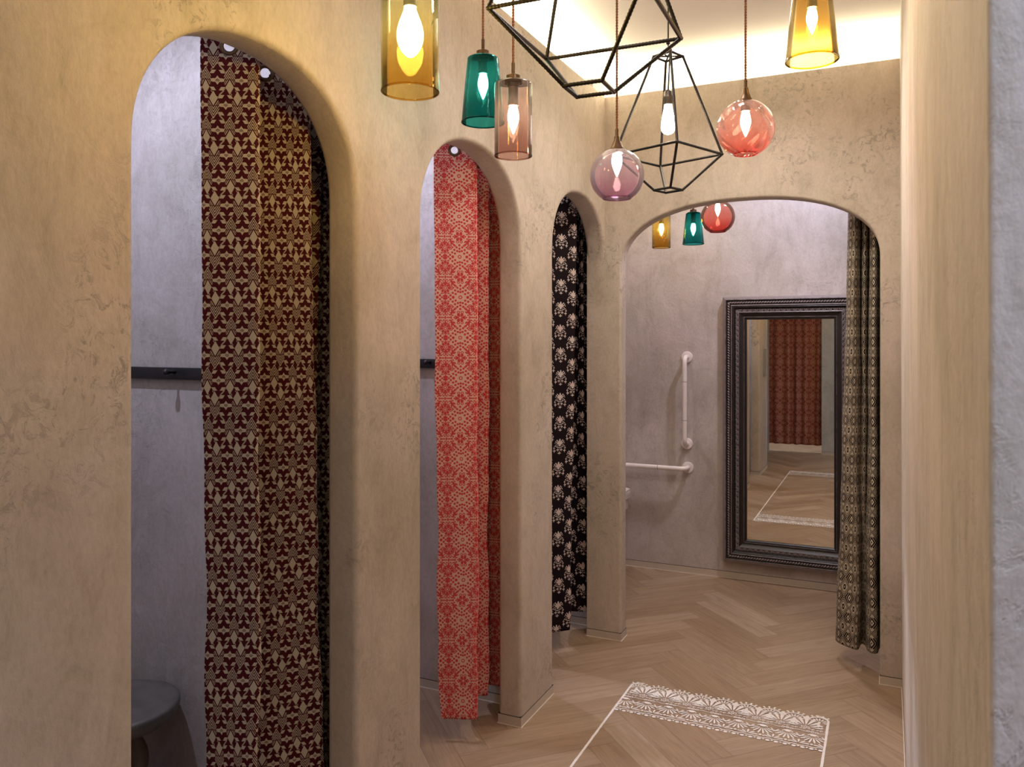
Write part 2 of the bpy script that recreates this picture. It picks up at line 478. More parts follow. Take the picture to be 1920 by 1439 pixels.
def cloth_coral(name, bg, fg):
    m, nt, b, uv, u, v = cloth_base(name)
    PX, PY = 0.113, 0.156
    k = 0.0002815
    x = cen(u, PX).abs(); y = cen(v, PY).abs()
    p = Pat(nt, comb(nt, x, y))
    D = lambda x, y, r: p.dot(x * k, y * k, r * 1.22 * k)
    R = lambda x, y, r, w: p.ring(x * k, y * k, r * k, w * 1.35 * k)
    L = lambda x, y, a, c, g, h=0: p.ell(x * k, y * k, a * 1.1 * k, c * 1.25 * k, g, h * k)
    R(0, 0, 20, 9)
    for q in ((0, 112), (31, 79), (62, 45), (38, 130), (69, 95), (100, 60), (130, 26), (0, 72)): D(*q, 12.5)
    D(94, 2, 15); D(156, 0, 11)
    D(0, 160, 13)
    D(44, 278, 17); D(22, 240, 17); R(0, 278, 20, 8); D(78, 278, 10)
    R(24, 206, 15, 8)
    L(95, 190, 52, 8, 62); L(76, 168, 20, 9, 30); L(112, 178, 20, 9, 90); L(80, 208, 20, 9, 35); L(116, 214, 20, 9, 95); D(100, 246, 9)
    R(124, 128, 24, 9); D(124, 128, 9)
    R(152, 168, 15, 8)
    R(200, 126, 38, 10); R(200, 126, 18, 8)
    for a in range(5):
        t = radians(90 + a * 45); D(200 + 54 * cos(t), 126 + 54 * sin(t), 13)
    L(152, 214, 46, 15, -38, 9); D(178, 240, 9); L(200, 205, 9, 34, 0)
    D(136, 278, 9); D(155, 278, 9); D(174, 278, 9); L(200, 278, 10, 18, 0)
    L(200, 40, 6, 45, 0); R(172, 62, 13, 7); D(186, 16, 14); D(150, 52, 8); D(166, 96, 8)
    D(140, 240, 8); D(118, 268, 8); D(62, 258, 8); D(56, 150, 9); D(90, 130, 8)
    mask = p.d.fill(0.0012)
    col = mixc(nt, mask, bg, fg)
    finish_cloth(nt, b, uv, col)
    return m

def cloth_lotus():
    m, nt, b, uv, u, v = cloth_base('black_lotus_print')
    PX, PY = 0.070, 0.115
    kk = (u / PX + 0.5).floor()
    x = (u - kk * PX).abs()
    odd = ((kk * 0.5).fract()).gt(0.25)
    y = cen(v + odd * (PY * 0.5), PY)
    p = Pat(nt, comb(nt, x, y)); k = 0.000262
    D = lambda x, y, r: p.dot(x * k, -y * k, r * k)
    R = lambda x, y, r, w: p.ring(x * k, -y * k, r * k, w * k)
    L = lambda x, y, a, c, g: p.ell(x * k, -y * k, a * k, c * k, g)
    ST = lambda x, y, r: (L(x, y, r * 1.12, r * 0.28, 0), L(x, y, r * 0.28, r * 1.12, 0))
    L(0, -20, 20, 58, 0); L(27, 0, 15, 50, -24); L(50, 8, 9, 38, -52); L(0, 45, 26, 22, 0)
    D(60, -50, 12); D(84, -28, 11); D(98, 2, 9)
    R(68, 52, 20, 7); L(40, 82, 34, 6, 18); D(100, 60, 9)
    D(0, 96, 11)
    ST(35, 132, 28); ST(0, 196, 32); ST(108, 150, 30); ST(118, 96, 22)
    D(58, 262, 10); D(0, 312, 10); L(118, 262, 16, 5, 45); L(118, 262, 16, 5, -45)
    mask = p.d.fill(0.0010)
    nz = noise(nt, mapping(nt, uv, scale=(8, 8, 1)), 1.0, 1)
    fg = ramp(nt, nz, [(0.4, (0.60, 0.47, 0.45)), (0.6, (0.62, 0.53, 0.50))])
    col = mixc(nt, mask, (0.010, 0.005, 0.007), fg)
    finish_cloth(nt, b, uv, col)
    return m

def cloth_ogee():
    m, nt, b, uv, u, v = cloth_base('black_cream_ikat')
    PX, PY = 0.050, 0.0935
    x = cen(u, PX).abs() / (PX / 2); y = cen(v, PY).abs() / (PY / 2)
    d = (x + y) * 0.5
    r2 = ((x * 1.9).m('POWER', 2.0) + (y * 1.55).m('POWER', 2.0)).sqrt()
    K, C = 0.0, 1.0
    st = ramp(nt, d, [(0.0, C), (0.25, K), (0.295, C), (0.34, K), (0.40, C), (0.435, K), (0.505, C), (0.54, K),
                      (0.67, C), (0.71, K), (0.83, C), (0.93, K)], 'CONSTANT')
    ov = ramp(nt, (r2 * 0.8), [(0.0, K), (0.06, C), (0.13, K), (0.36, C)], 'CONSTANT')
    inner = r2.lt(0.45)
    mk = mixc(nt, inner, st, ov)
    # notches that break the broad dark band
    nz = ((x - y) * 3.0).m('SINE').gt(0.75) * d.gt(0.56) * d.lt(0.65)
    sm = E(nt, nn(nt, 'ShaderNodeRGBToBW').outputs[0])
    bw = nt.nodes[-1]; nt.links.new(mk, bw.inputs[0])
    mask = sm.mx(nz)
    col = mixc(nt, mask, (0.014, 0.008, 0.008), (0.60, 0.52, 0.41))
    finish_cloth(nt, b, uv, col)
    return m

M_TRIBAL = cloth_tribal()
M_CORAL = cloth_coral('coral_folk_print', (0.72, 0.44, 0.36), (0.56, 0.045, 0.055))
M_LOTUS = cloth_lotus()
M_OGEE = cloth_ogee()
M_RED = cloth_coral('red_lattice_weave', (0.52, 0.27, 0.20), (0.20, 0.016, 0.014))

# ------------------------------------------------------------------ setting
HW = 2.81     # top of the corridor walls (cove ledge)
HC = 2.95     # ceiling
WX = -1.325   # face of the arcade wall
WB = -1.425   # back of it
EY = 3.967    # face of the end wall
EB = 4.06
RX = 0.056    # right wall

def arch_pts(a, b, spring, top, n, cnt=44):
    c = (a + b) / 2; h = (b - a) / 2
    out = []
    for i in range(cnt + 1):
        t = pi - pi * i / cnt
        cs, sn = cos(t), sin(t)
        out.append((c + h * (1 if cs >= 0 else -1) * abs(cs) ** (2 / n), spring + (top - spring) * abs(sn) ** (2 / n)))
    return out

def arched_wall(name, outline, arch_flags, mapf, depth, rad, mat):
    """outline: 2-D polygon (s, z); arch_flags[i] marks edge i (i to i+1) as an arch edge to be rounded; mapf(s, z, d)"""
    bm = bmesh.new()
    n = len(outline)
    f = [bm.verts.new(mapf(s, z, 0)) for s, z in outline]
    g = [bm.verts.new(mapf(s, z, depth)) for s, z in outline]
    ff = bm.faces.new(f); bf = bm.faces.new(g[::-1])
    for i in range(n):
        j = (i + 1) % n
        bm.faces.new((f[j], f[i], g[i], g[j]))
    bmesh.ops.recalc_face_normals(bm, faces=bm.faces[:])
    es = []
    for i in range(n):
        if arch_flags[i]:
            j = (i + 1) % n
            for L in (f, g):
                e = bm.edges.get((L[i], L[j]))
                if e: es.append(e)
    bmesh.ops.bevel(bm, geom=es, offset=rad, segments=4, affect='EDGES', profile=0.5)
    bmesh.ops.triangulate(bm, faces=[q for q in bm.faces if len(q.verts) > 4])
    o = obj(name, bm, mat, smooth=True, sharp=32)
    return tag(o, kind='structure')

SP, TP, NN = 1.93, 2.25, 2.2
ARCH = [(1.098, 1.815), (2.159, 2.912), (3.251, EY)]
out = [(0.57, 0.0)]; fl = [0]
for i, (a, b) in enumerate(ARCH):
    out.append((a, 0.0)); fl.append(1)
    ap = arch_pts(a, b, SP, TP, NN)
    for p in ap: out.append(p); fl.append(1)
    if i < 2:
        out.append((b, 0.0)); fl.append(0)
    else:
        fl[-1] = 0
out += [(EY + 0.045, SP), (EY + 0.045, HW), (0.57, HW)]; fl += [0, 0, 0]
arched_wall('wall_left', out, fl, lambda s, z, d: (WX - d, s, z), 0.10, 0.016, M_PLASTER)

EA = (-1.24, -0.028)
out = [(WB, 0.0), (EA[0], 0.0)]; fl = [0, 1]
for p in arch_pts(EA[0], EA[1], 1.93, 2.236, 2.3, 60): out.append(p); fl.append(1)
out += [(EA[1], 0.0), (0.12, 0.0), (0.12, HW), (WB, HW)]; fl += [0, 0, 0, 0]
arched_wall('wall_back', out, fl, lambda s, z, d: (s, EY + d, z), EB - EY, 0.012, M_PLASTER)

def struct(name, boxes, mat, bev=0):
    bm = bmesh.new()
    for q in boxes: box(bm, *q)
    if bev: bevel_all(bm, bev, 3)
    return tag(obj(name, bm, mat, smooth=bool(bev), sharp=40 if bev else None), kind='structure')

# right wall: face, rounded near corner
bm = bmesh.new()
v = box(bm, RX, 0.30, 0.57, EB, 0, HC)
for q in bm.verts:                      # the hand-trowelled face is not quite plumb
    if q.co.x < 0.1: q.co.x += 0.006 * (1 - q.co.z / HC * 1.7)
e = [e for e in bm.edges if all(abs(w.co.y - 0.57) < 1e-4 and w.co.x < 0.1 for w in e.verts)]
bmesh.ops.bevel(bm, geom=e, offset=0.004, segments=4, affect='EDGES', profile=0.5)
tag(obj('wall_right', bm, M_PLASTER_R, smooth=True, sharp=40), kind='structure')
struct('wall_lobby_front', [(0.30, 1.5, 0.57, 0.70, 0, HC)], M_PLASTER_L)
struct('wall_fitting_right', [(0.10, 0.30, EB, 5.32, 0, HC)], M_PLASTER_G)
struct('wall_fitting_back', [(-2.2, 0.30, 5.32, 5.42, 0, HC)], M_PLASTER_G)
struct('wall_fitting_left', [(-2.2, -2.1, 4.17, 5.32, 0, HC)], M_PLASTER_G)
struct('wall_stall_back', [(-2.8, -2.7, 0.57, 4.17, 0, HC)], M_PLASTER_G)
struct('wall_stall_entrance', [(-2.7, WX, 0.44, 0.57, 0, HC)], M_PLASTER_L)
struct('wall_stall_partition', [(-2.7, WB, 1.955, 2.01, 0, HC)], M_PLASTER_G)
struct('wall_stall_divider', [(-2.7, WB, 3.067, 3.13, 0, HC)], M_PLASTER_G)
struct('wall_stall_end', [(-2.7, -1.36, 4.11, 4.17, 0, HC), (WB, -1.36, EB, 4.11, 0, HC)], M_PLASTER_G)
# upper wall set back behind the cove ledge
struct('wall_cove_left', [(-1.60, -1.475, 0.57, 4.117, 2.70, HC), (-1.475, WB, 0.57, 4.06, 2.74, HW)], M_PLASTER_L)
struct('wall_cove_back', [(-1.475, 0.10, 4.117, 4.22, 2.70, HC), (WB, 0.10, EB, 4.117, 2.74, HW)], M_PLASTER_L)
# lobby behind the camera
struct('wall_lobby_rear', [(-0.80, 1.5, -1.10, -1.0, 0, HC), (-2.2, -1.50, -1.10, -1.0, 0, HC), (-1.50, -0.80, -1.10, -1.0, 2.3, HC)], M_PLASTER_L)
struct('wall_lobby_left', [(-2.3, -2.2, -2.3, 0.44, 0, HC)], M_PLASTER_L)
struct('wall_lobby_right', [(1.5, 1.6, -2.3, 0.70, 0, HC)], M_PLASTER_L)
struct('wall_far_rear', [(-2.2, 1.5, -2.3, -2.2, 0, HC)], M_PLASTER_L)
struct('ceiling', [(-2.8, 1.6, -2.3, 5.42, HC, HC + 0.08)], M_CEIL)

# floor: oak herringbone, one quad per plank with a fine gap
def floor():
    bm = bmesh.new()
    uvl = bm.loops.layers.uv.new('uv')
    cl = bm.loops.layers.float_color.new('plank')
    W, L, n = 0.12, 0.60, 5
    X0, Y0, r2 = -0.519 + 0.8485 * 0, 0.1646 - 0.1697 * 12, sqrt(2)
    rng = random.Random(3)
    g = 0.0006
    x0, x1, y0, y1 = -2.75, 1.55, -2.25, 5.36
    def put(a0, a1, b0, b1, alongA):
        a0 += g / W; a1 -= g / W; b0 += g / W; b1 -= g / W
        P = []
        for a, b in ((a0, b0), (a1, b0), (a1, b1), (a0, b1)):
            P.append((X0 + (a - b) * W / r2, Y0 + (a + b) * W / r2))
        if max(p[0] for p in P) < x0 or min(p[0] for p in P) > x1 or max(p[1] for p in P) < y0 or min(p[1] for p in P) > y1: return
        vs = [bm.verts.new((p[0], p[1], 0)) for p in P]
        f = bm.faces.new(vs)
        r = min(1, max(0, rng.gauss(0.5, 0.19)))
        ou, ov = rng.random() * 5, rng.random() * 5
        for lp, (a, b) in zip(f.loops, ((a0, b0), (a1, b0), (a1, b1), (a0, b1))):
            s, t = (a * W, b * W) if alongA else (b * W, a * W)
            lp[uvl].uv = (s + ou, t + ov)
            lp[cl] = (r, r, r, 1)
    for y in range(-60, 80):
        for m in range(-9, 9):
            h = y + 2 * n * m
            if -70 < h < 90: put(h, h + n, y, y + 1, True)
            h = y - 2 * n + 1 + 2 * n * m
            put(y, y + 1, h, h + n, False)
    nb = len(bm.faces)
    vs = [bm.verts.new(p) for p in ((x0 - .3, y0 - .3, -0.0015), (x1 + .3, y0 - .3, -0.0015), (x1 + .3, y1 + .3, -0.0015), (x0 - .3, y1 + .3, -0.0015))]
    bm.faces.new(vs).material_index = 1
    return tag(obj('floor', bm, [M_WOOD, M_GROUT]), kind='structure')
floor()

# baseboards: painted plinth strip, dark shadow line above, caulk line at the floor
def baseboard(name, fps, h=0.038):
    bm = bmesh.new()
    for (x0, x1, y0, y1) in fps:
        t = 0.0015
        box(bm, x0 - t, x1 + t, y0 - t, y1 + t, 0, h, 0)
        box(bm, x0 - t * .6, x1 + t * .6, y0 - t * .6, y1 + t * .6, h, h + 0.003, 1)
        box(bm, x0 - t * 3, x1 + t * 3, y0 - t * 3, y1 + t * 3, 0, 0.0025, 2)
    return tag(obj(name, bm, [M_BASE, M_GAP, M_CAULK]), kind='structure')
baseboard('baseboard_left', [(WB, WX, 0.57, 1.098), (WB, WX, 1.815, 2.159), (WB, WX, 2.912, 3.251)])
baseboard('baseboard_back', [(WB, EA[0], EY, EB), (EA[1], 0.06, EY, EB)])
baseboard('baseboard_right', [(RX + 0.006, 0.30, 0.575, EB)])
baseboard('baseboard_stalls', [(-2.7, WB - 0.003, 1.955, 2.01), (-2.7, WB - 0.003, 3.067, 3.13), (-2.7, -1.44, 4.11, 4.17), (-2.74, -2.7, 0.6, 4.1)])
baseboard('baseboard_fitting', [(-2.1, 0.10, 5.32, 5.36), (-2.14, -2.1, 4.2, 5.32)], 0.042)
baseboard('baseboard_lobby', [(-0.80, 1.5, -1.10, -1.0), (-2.2, -1.50, -1.10, -1.0), (-2.7, WX, 0.44, 0.568)])

# ------------------------------------------------------------------ curtains
def curtain(name, label, top, bot, ztop, zhem, mat, axis, sub=7, rows=150, eyelets=(), uoff=0.0, hemf=None, seed=1):
    """top/bot: cross-sections [(along, out)]; axis 'Y': along=Y, out=X; axis 'X': along=X, out=Y"""
    rng = random.Random(seed)
    T = catmull(top, sub); B = catmull(bot, sub)
    n = len(T)
    ln = [0.0]
    for i in range(1, n):
        ln.append(ln[-1] + 0.5 * (math.dist(T[i], T[i - 1]) + math.dist(B[i], B[i - 1])))
    ph = [rng.random() * 6 for _ in range(4)]
    bm = bmesh.new(); uvl = bm.loops.layers.uv.new('uv')
    grid = []; uvs = []
    for r in range(rows + 1):
        row = []; ur = []
        for i in range(n):
            zb = zhem + (hemf(i / (n - 1)) if hemf else 0)
            z = ztop + (zb - ztop) * r / rows
            t = (ztop - z) / (ztop - zhem); t2 = t ** 1.25
            a = T[i][0] + (B[i][0] - T[i][0]) * t2; o = T[i][1] + (B[i][1] - T[i][1]) * t2
            w = 0.004 * t * sin(z * 7 + ln[i] * 9 + ph[0]) + 0.003 * sin(z * 17 + ln[i] * 23 + ph[1]) * t
            a += w * 0.7; o += w
            row.append(bm.verts.new((o, a, z) if axis == 'Y' else (a, o, z)))
            ur.append((ln[i] + uoff, z))
        grid.append(row); uvs.append(ur)
    holes = []
    for (along, zz) in eyelets:
        i = min((i for i in range(n)), key=lambda i: abs(T[i][0] - along) - 0.3 * T[i][1] * (1 if axis == 'Y' else -1))
        holes.append((ln[i], zz, i))
    for r in range(rows):
        for i in range(n - 1):
            uc = (ln[i] + ln[i + 1]) / 2; vc = (uvs[r][i][1] + uvs[r + 1][i][1]) / 2
            if any((uc - h[0]) ** 2 + (vc - h[1]) ** 2 < 0.0165 ** 2 for h in holes): continue
            q = ((r, i), (r + 1, i), (r + 1, i + 1), (r, i + 1))
            f = bm.faces.new([grid[a][b] for a, b in q])
            for lp, (a, b) in zip(f.loops, q): lp[uvl].uv = uvs[a][b]
    loose = [w for w in bm.verts if not w.link_faces]
    bmesh.ops.delete(bm, geom=loose, context='VERTS')
    base = T[n // 2]
    root = thing(name, label, 'curtain', ((base[1], base[0], 0) if axis == 'Y' else (base[0], base[1], 0)))
    o = obj('curtain_fabric', bm, mat, root, smooth=True)
    o.matrix_parent_inverse = Matrix.Translation(-Vector(root.location))
    so = o.modifiers.new('thickness', 'SOLIDIFY'); so.thickness = 0.002; so.offset = 0
    for h in holes:
        i = h[2]
        j = min(i + 2, n - 1); k = max(i - 2, 0)
        da, do = T[j][0] - T[k][0], T[j][1] - T[k][1]
        d3 = Vector((do, da, 0)) if axis == 'Y' else Vector((da, do, 0))
        d3.normalize()
        c = Vector((T[i][1], T[i][0], h[1])) if axis == 'Y' else Vector((T[i][0], T[i][1], h[1]))
        nrm = d3.cross(Vector((0, 0, 1)))
        b2 = bmesh.new()
        N, Mm = 28, 8
        rings = []
        for a in range(N):
            t = 2 * pi * a / N
            rad = d3 * cos(t) + Vector((0, 0, 1)) * sin(t)
            rings.append([b2.verts.new(c + rad * (0.0195 + 0.006 * cos(2 * pi * q / Mm)) + nrm * (0.004 * sin(2 * pi * q / Mm))) for q in range(Mm)])
        for a in range(N):
            for q in range(Mm):
                b2.faces.new((rings[a][q], rings[(a + 1) % N][q], rings[(a + 1) % N][(q + 1) % Mm], rings[a][(q + 1) % Mm]))
        e = obj('eyelet', b2, M_BRASS, root, smooth=True)
        e.matrix_parent_inverse = Matrix.Translation(-Vector(root.location))
    return root

# maroon curtain in the nearest arch
top = [(1.4855,-1.560),(1.497,-1.543),(1.52,-1.506),(1.545,-1.462),(1.556,-1.443),(1.566,-1.441),(1.572,-1.455),(1.59,-1.49),(1.64,-1.54),(1.685,-1.572),
       (1.70,-1.572),(1.715,-1.552),(1.745,-1.508),(1.768,-1.472),(1.778,-1.461),(1.788,-1.466),(1.80,-1.50),(1.83,-1.54),(1.862,-1.558),(1.875,-1.535),
       (1.882,-1.508),(1.89,-1.503),(1.90,-1.53),(1.915,-1.565),(1.93,-1.57),(1.937,-1.54),(1.942,-1.50),(1.947,-1.49)]
bot = [(1.5065,-1.551),(1.514,-1.526),(1.525,-1.495),(1.538,-1.455),(1.545,-1.437),(1.555,-1.434),(1.563,-1.447),(1.58,-1.49),(1.63,-1.54),(1.68,-1.57),
       (1.695,-1.568),(1.715,-1.545),(1.765,-1.50),(1.815,-1.46),(1.832,-1.449),(1.842,-1.455),(1.847,-1.50),(1.86,-1.545),(1.88,-1.57),(1.888,-1.565),
       (1.893,-1.56),(1.90,-1.56),(1.907,-1.575),(1.918,-1.585),(1.93,-1.575),(1.936,-1.55),(1.942,-1.51),(1.947,-1.495)]
curtain('patterned_curtain', 'maroon and cream arrow-patterned curtain gathered in the largest, nearest arch', top, bot, 2.325, 0.06, M_TRIBAL, 'Y',
        eyelets=((1.521, 2.292), (1.712, 2.289)), uoff=0.02, rows=230, sub=8)
# coral curtain
top = [(2.652,-1.575),(2.664,-1.556),(2.69,-1.52),(2.72,-1.477),(2.738,-1.450),(2.748,-1.440),(2.758,-1.446),(2.775,-1.48),(2.83,-1.525),(2.90,-1.552),
       (2.922,-1.548),(2.935,-1.515),(2.944,-1.492),(2.954,-1.49),(2.965,-1.515),(3.0,-1.55),(3.03,-1.555),(3.038,-1.52),(3.042,-1.485),(3.052,-1.475)]
bot = [(2.68,-1.565),(2.692,-1.546),(2.71,-1.505),(2.728,-1.462),(2.736,-1.443),(2.745,-1.434),(2.755,-1.441),(2.77,-1.48),(2.83,-1.525),(2.895,-1.548),
       (2.915,-1.543),(2.93,-1.515),(2.94,-1.495),(2.95,-1.493),(2.965,-1.515),(3.0,-1.55),(3.03,-1.555),(3.038,-1.52),(3.042,-1.485),(3.052,-1.475)]
curtain('patterned_curtain', 'coral red and pale pink folk-print curtain hanging in the middle arch', top, bot, 2.325, 0.085, M_CORAL, 'Y',
        eyelets=((2.695, 2.283), (2.935, 2.283)), uoff=0.017, rows=190, sub=8, seed=4)
# black lotus curtain
top = [(3.56,-1.50),(3.60,-1.47),(3.62,-1.50),(3.66,-1.555),(3.685,-1.553),(3.73,-1.525),(3.79,-1.49),(3.845,-1.455),(3.863,-1.446),(3.875,-1.45),(3.89,-1.48),
       (3.97,-1.52),(4.06,-1.535),(4.065,-1.52),(4.045,-1.492),(4.035,-1.48),(4.045,-1.477),(4.07,-1.495),(4.09,-1.50),(4.093,-1.475),(4.09,-1.447),(4.098,-1.44)]
bot = [(3.52,-1.50),(3.55,-1.47),(3.57,-1.50),(3.60,-1.55),(3.625,-1.55),(3.66,-1.52),(3.70,-1.48),(3.735,-1.448),(3.745,-1.441),(3.757,-1.446),(3.78,-1.48),
       (3.88,-1.525),(3.99,-1.543),(4.01,-1.53),(4.02,-1.495),(4.03,-1.46),(4.042,-1.455),(4.06,-1.48),(4.08,-1.495),(4.09,-1.475),(4.09,-1.447),(4.098,-1.44)]
curtain('patterned_curtain', 'black curtain with small white lotus print in the narrow third arch', top, bot, 2.325, 0.10, M_LOTUS, 'Y',
        eyelets=((3.75, 2.275),), uoff=0.0, rows=170, sub=8, seed=9)
# black and cream curtain behind the end arch
top = [(-0.166, 4.20), (-0.160, 4.165), (-0.146, 4.135), (-0.130, 4.132), (-0.116, 4.18), (-0.111, 4.24), (-0.106, 4.18), (-0.094, 4.140), (-0.082, 4.18), (-0.077, 4.25),
       (-0.072, 4.17), (-0.055, 4.128), (-0.042, 4.135), (-0.036, 4.19), (-0.028, 4.27), (-0.018, 4.19), (0.0, 4.13), (0.018, 4.14), (0.032, 4.19), (0.05, 4.18), (0.07, 4.16)]
bot = [(-0.226, 4.24), (-0.222, 4.18), (-0.205, 4.145), (-0.175, 4.118), (-0.135, 4.095), (-0.118, 4.11), (-0.112, 4.17), (-0.106, 4.185), (-0.098, 4.17), (-0.094, 4.15),
       (-0.085, 4.10), (-0.065, 4.075), (-0.042, 4.085), (-0.034, 4.15), (-0.026, 4.20), (-0.018, 4.16), (0.0, 4.12), (0.018, 4.13), (0.032, 4.18), (0.05, 4.18), (0.07, 4.16)]
curtain('patterned_curtain', 'black and cream ikat curtain bunched at the right side of the wide end arch', top, bot, 2.40, 0.095, M_OGEE, 'X',
        uoff=0.0, rows=200, sub=8, seed=12)
# red curtain of the cubicle behind the camera, seen in the mirror
top = []; bot = []
for i in range(15):
    s = i / 14
    top.append((-1.53 + 0.80 * s, -1.15 + 0.028 * cos(i * pi * 0.85)))
    bot.append((-1.53 + 0.78 * s, -1.15 + 0.040 * cos(i * pi * 0.85)))
curtain('patterned_curtain', 'dark red lattice curtain reflected in the mirror', top, bot, 2.45, 0.10, M_RED, 'X', rows=120, sub=6, seed=15)

def rod(name, label, p, q):
    r = thing(name, label, 'rod', p)
    bm = bmesh.new(); d = Vector(q) - Vector(p)
    tube(bm, [(0, 0, 0), tuple(d)], 0.010, 14)
    obj('pole', bm, M_DARK, r, smooth=True, sharp=40)
    for t in (0, 1):
        bm = bmesh.new(); dd = d.normalized(); s = dd * (0.004 if t == 0 else -0.004)
        tube(bm, [tuple(d * t), tuple(d * t + s)], 0.022, 16)
        obj('bracket', bm, M_DARK, r, smooth=True, sharp=40)
rod('curtain_rod', 'dark curtain rod behind the top of the nearest arch', (-1.51, 0.572, 2.342), (-1.51, 1.953, 2.342))
rod('curtain_rod', 'dark curtain rod behind the top of the middle arch', (-1.505, 2.012, 2.342), (-1.505, 3.065, 2.342))
rod('curtain_rod', 'dark curtain rod behind the top of the third arch', (-1.50, 3.132, 2.342), (-1.50, 4.108, 2.342))
rod('curtain_rod', 'dark curtain rod behind the wide end arch', (-1.272, 4.17, 2.44), (0.098, 4.17, 2.44))

# ------------------------------------------------------------------ pendants
def cord_mesh(z0, z1, r=0.0021):
    bm = bmesh.new()
    n = max(8, int((z1 - z0) / 0.0022))
    for k in (0, pi):
        pts = [(0.0017 * cos(2 * pi * (z0 + (z1 - z0) * i / n) / 0.016 + k), 0.0017 * sin(2 * pi * (z0 + (z1 - z0) * i / n) / 0.016 + k), z0 + (z1 - z0) * i / n) for i in range(n + 1)]
        tube(bm, pts, r, 6)
    return bm

BULB_PEAR = [(0.0, -0.060), (0.008, -0.058), (0.019, -0.046), (0.0265, -0.028), (0.028, -0.010), (0.024, 0.010), (0.0165, 0.030), (0.0125, 0.042), (0.0125, 0.050)]
BULB_CANDLE = [(0.0, -0.050), (0.004, -0.044), (0.010, -0.030), (0.0165, -0.012), (0.018, 0.002), (0.0155, 0.018), (0.012, 0.030), (0.012, 0.036)]
BULB_CANDLE = [(r * 0.82, z * 0.9) for r, z in BULB_CANDLE]

def pendant(label, x, y, zb, prof, mat, cap, bulb, zbulb, group, t=0.0025, sc=1.0, bmat=None):
    """prof: outer profile (r, z above the open rim), from rim up to the neck"""
    root = thing('pendant_lamp', label, 'lamp', (x, y, zb), 0, group)
    sm = catmull(prof, 5)
    inner = [(max(r - t, 0.004), z if i else z + 0.0) for i, (r, z) in enumerate(sm)]
    bm = bmesh.new()
    lathe(bm, sm + inner[::-1], 64, closed=True)
    shade = obj('glass_shade', bm, mat, root, smooth=True, sharp=50)
    bm = bmesh.new()
    r0 = sm[0][0]
    lathe(bm, [(r0 - t / 2 + 0.0022 * cos(2 * pi * k / 8), 0.0005 + 0.0022 * sin(2 * pi * k / 8)) for k in range(8)], 64, closed=True)
    obj('rim', bm, mat, shade, smooth=True)
    zt = sm[-1][1]
    bm = bmesh.new()
    if cap == 'disc':
        lathe(bm, [(0.0, zt + 0.050), (0.0048, zt + 0.050), (0.0048, zt + 0.022), (0.0085, zt + 0.020), (0.0085, zt + 0.016), (0.019, zt + 0.0155), (0.0195, zt + 0.003),
                   (0.024, zt + 0.002), (0.024, zt - 0.0035), (0.0, zt - 0.0035)], 40)
        ct = zt + 0.050
    else:
        lathe(bm, [(0.0, zt + 0.058), (0.0052, zt + 0.058), (0.0052, zt + 0.038), (0.0075, zt + 0.037), (0.0095, zt + 0.025), (0.017, zt + 0.006), (0.021, zt + 0.001), (0.021, zt - 0.004), (0.0, zt - 0.004)], 40)
        ct = zt + 0.058
    obj('lamp_cap', bm, M_BRASS, root, smooth=True, sharp=40)
    bp = BULB_PEAR if bulb == 'pear' else BULB_CANDLE
    btop = zbulb - zb + bp[-1][1]
    bm = bmesh.new()
    lathe(bm, [(0.0, zt - 0.003), (0.016, zt - 0.003), (0.016, zt - 0.012), (0.0135, zt - 0.014), (0.0135, btop + 0.012), (0.0145, btop + 0.010), (0.0145, btop - 0.004), (0.0, btop - 0.004)], 28)
    obj('lamp_holder', bm, M_SOCK, root, smooth=True, sharp=40)
    bm = bmesh.new()
    lathe(bm, catmull(bp, 4), 28, cz=zbulb - zb)
    obj('bulb', bm, bmat or M_BULB, root, smooth=True)
    obj('cord', cord_mesh(ct - 0.002, HC - zb - 0.012), M_CORD, root, smooth=True)
    bm = bmesh.new()
    lathe(bm, [(0.0, HC - zb - 0.028), (0.008, HC - zb - 0.027), (0.03, HC - zb - 0.016), (0.042, HC - zb - 0.002), (0.042, HC - zb), (0.0, HC - zb)], 32)
    obj('ceiling_rose', bm, M_BRASS, root, smooth=True, sharp=40)
    return root

def cyl(r, h, neck=0.02):
    return [(r, 0.0), (r, h * 0.3), (r, h * 0.7), (r, h - 0.012), (r - 0.003, h - 0.004), (r - 0.012, h - 0.0005), (r * 0.6, h), (neck, h)]
def taper(rb, rt, h, neck=0.02):
    return [(rb, 0.0), (rb - 0.001, 0.008), (rb + (rt - rb) * 0.5, h * 0.5), (rt + 0.0005, h - 0.014), (rt - 0.002, h - 0.005), (rt - 0.010, h - 0.0005), (rt * 0.55, h), (neck, h)]
def globe(r, rim, neck=0.018):
    a0 = math.asin(min(0.99, rim / r)); a1 = math.asin(neck / r)
    zb = -cos(a0) * r
    return [(r * sin(a0 + (pi - a1 - a0) * i / 14), -r * cos(a0 + (pi - a1 - a0) * i / 14) - zb) for i in range(15)]

